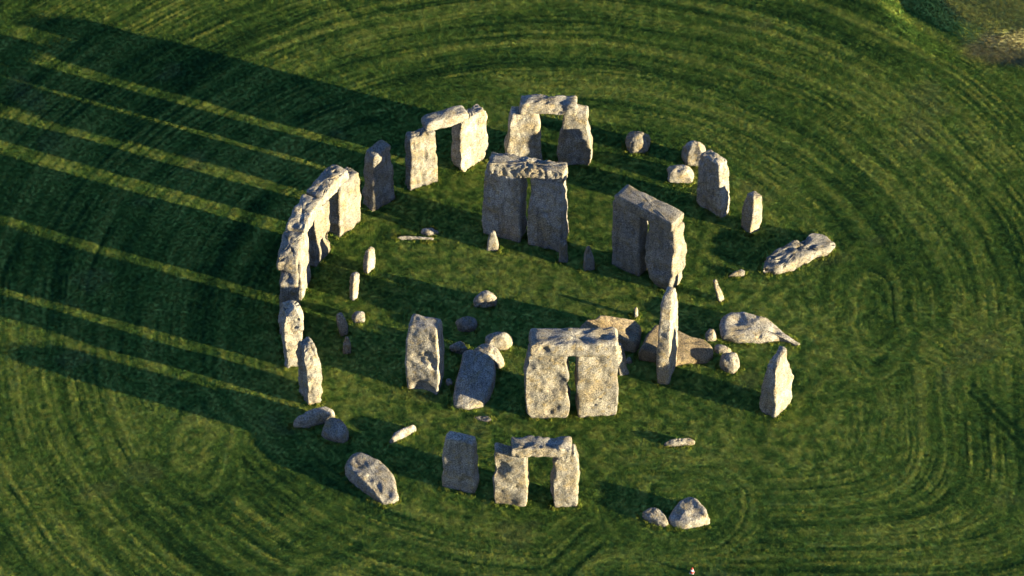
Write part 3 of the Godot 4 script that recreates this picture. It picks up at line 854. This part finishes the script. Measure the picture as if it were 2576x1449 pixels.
# ------------------------------------------------------------------ marker cones
func lathe(prof: Array, n: int) -> ArrayMesh:      # prof: [radius, height] from bottom to top
	var st := SurfaceTool.new()
	st.begin(Mesh.PRIMITIVE_TRIANGLES)
	for k in prof.size() - 1:
		for i in n:
			var q: Array = []
			for e in [[k, i], [k, i + 1], [k + 1, i + 1], [k + 1, i]]:
				var a: float = TAU * e[1] / n
				q.append(Vector3(cos(a) * prof[e[0]][0], prof[e[0]][1], sin(a) * prof[e[0]][0]))
			for p in [q[0], q[1], q[2], q[0], q[2], q[3]]: st.add_vertex(p)
	st.generate_normals()
	return st.commit()

func make_cone(label: String, at: Vector3) -> void:
	var o := Node3D.new()
	o.name = numbered("marker_cone")
	add_child(o)
	o.position = at
	tag(o, label, "cone", "marker cones on the grass")
	var parts := [["base", [[0.0, 0.0], [0.185, 0.0], [0.19, 0.012], [0.185, 0.03], [0.12, 0.04]], 4, Color(0.70, 0.70, 0.72)],
		["body", [[0.125, 0.035], [0.118, 0.06], [0.040, 0.40], [0.032, 0.415], [0.0, 0.415]], 20, Color(0.62, 0.07, 0.05)],
		["band", [[0.0965, 0.165], [0.0985, 0.166], [0.0715, 0.285], [0.0690, 0.285]], 20, Color(0.86, 0.84, 0.82)]]
	for e in parts:
		var m := StandardMaterial3D.new()
		m.albedo_color = e[3]
		m.roughness = 0.55
		m.cull_mode = BaseMaterial3D.CULL_DISABLED
		var mi := MeshInstance3D.new()
		mi.name = e[0]
		mi.mesh = lathe(e[1], e[2])
		mi.material_override = m
		if e[2] == 4: mi.rotation.y = 0.5
		o.add_child(mi)

func make_cones() -> void:
	make_cone("small red cone with a white band, the one nearer the large angular rock", g(1741, 1441))
	make_cone("small red cone with a white band, the one farther from the large angular rock", g(1862, 1474))

func _ready() -> void:
	make_light()
	n_low = noise(5, 1.0, 2)
	n_mid = noise(6, 1.0, 3)
	n_fin = noise(7, 1.0, 3)
	n_cell = noise(8, 1.0, 1, FastNoiseLite.TYPE_CELLULAR)
	n_cell.cellular_return_type = FastNoiseLite.RETURN_DISTANCE
	n_cell.cellular_jitter = 1.0
	gn1 = noise(41, 0.12, 3)
	gn2 = noise(42, 0.1, 2)
	gn3 = noise(43, 0.9, 3)
	ring_c = g(1368, 823)
	var mc := g(2537, -26)
	mound_c = Vector3(mc.x, 0, mc.z)
	bare = g(2545, 116)
	for e in [[2442, 988, 2600, 1160], [2450, 970, 2610, 1132]]:
		var a := g(e[0], e[1])
		var b := g(e[2], e[3])
		tracks.append([Vector2(a.x, a.z), Vector2(b.x, b.z)])
	for e in [[2190, 800, 2.4, 6.5, 100.0], [490, 1110, 3.0, 6.0, 140.0], [1180, 290, 4.2, 3.2, 180.0], [1700, 1268, 5.2, 4.6, 220.0]]:
		var p := g(e[0], e[1])
		swirls.append([p.x, p.z, e[2], e[3], e[4]])
	make_materials()
	var t0 := Time.get_ticks_msec()
	make_stones()
	print("stones ", Time.get_ticks_msec() - t0)
	make_cones()
	print("cones ", Time.get_ticks_msec() - t0)
	t0 = Time.get_ticks_msec()
	make_mask()
	make_ground()
	print("ground ", Time.get_ticks_msec() - t0)
	t0 = Time.get_ticks_msec()
	make_grass()
	print("grass ", Time.get_ticks_msec() - t0)
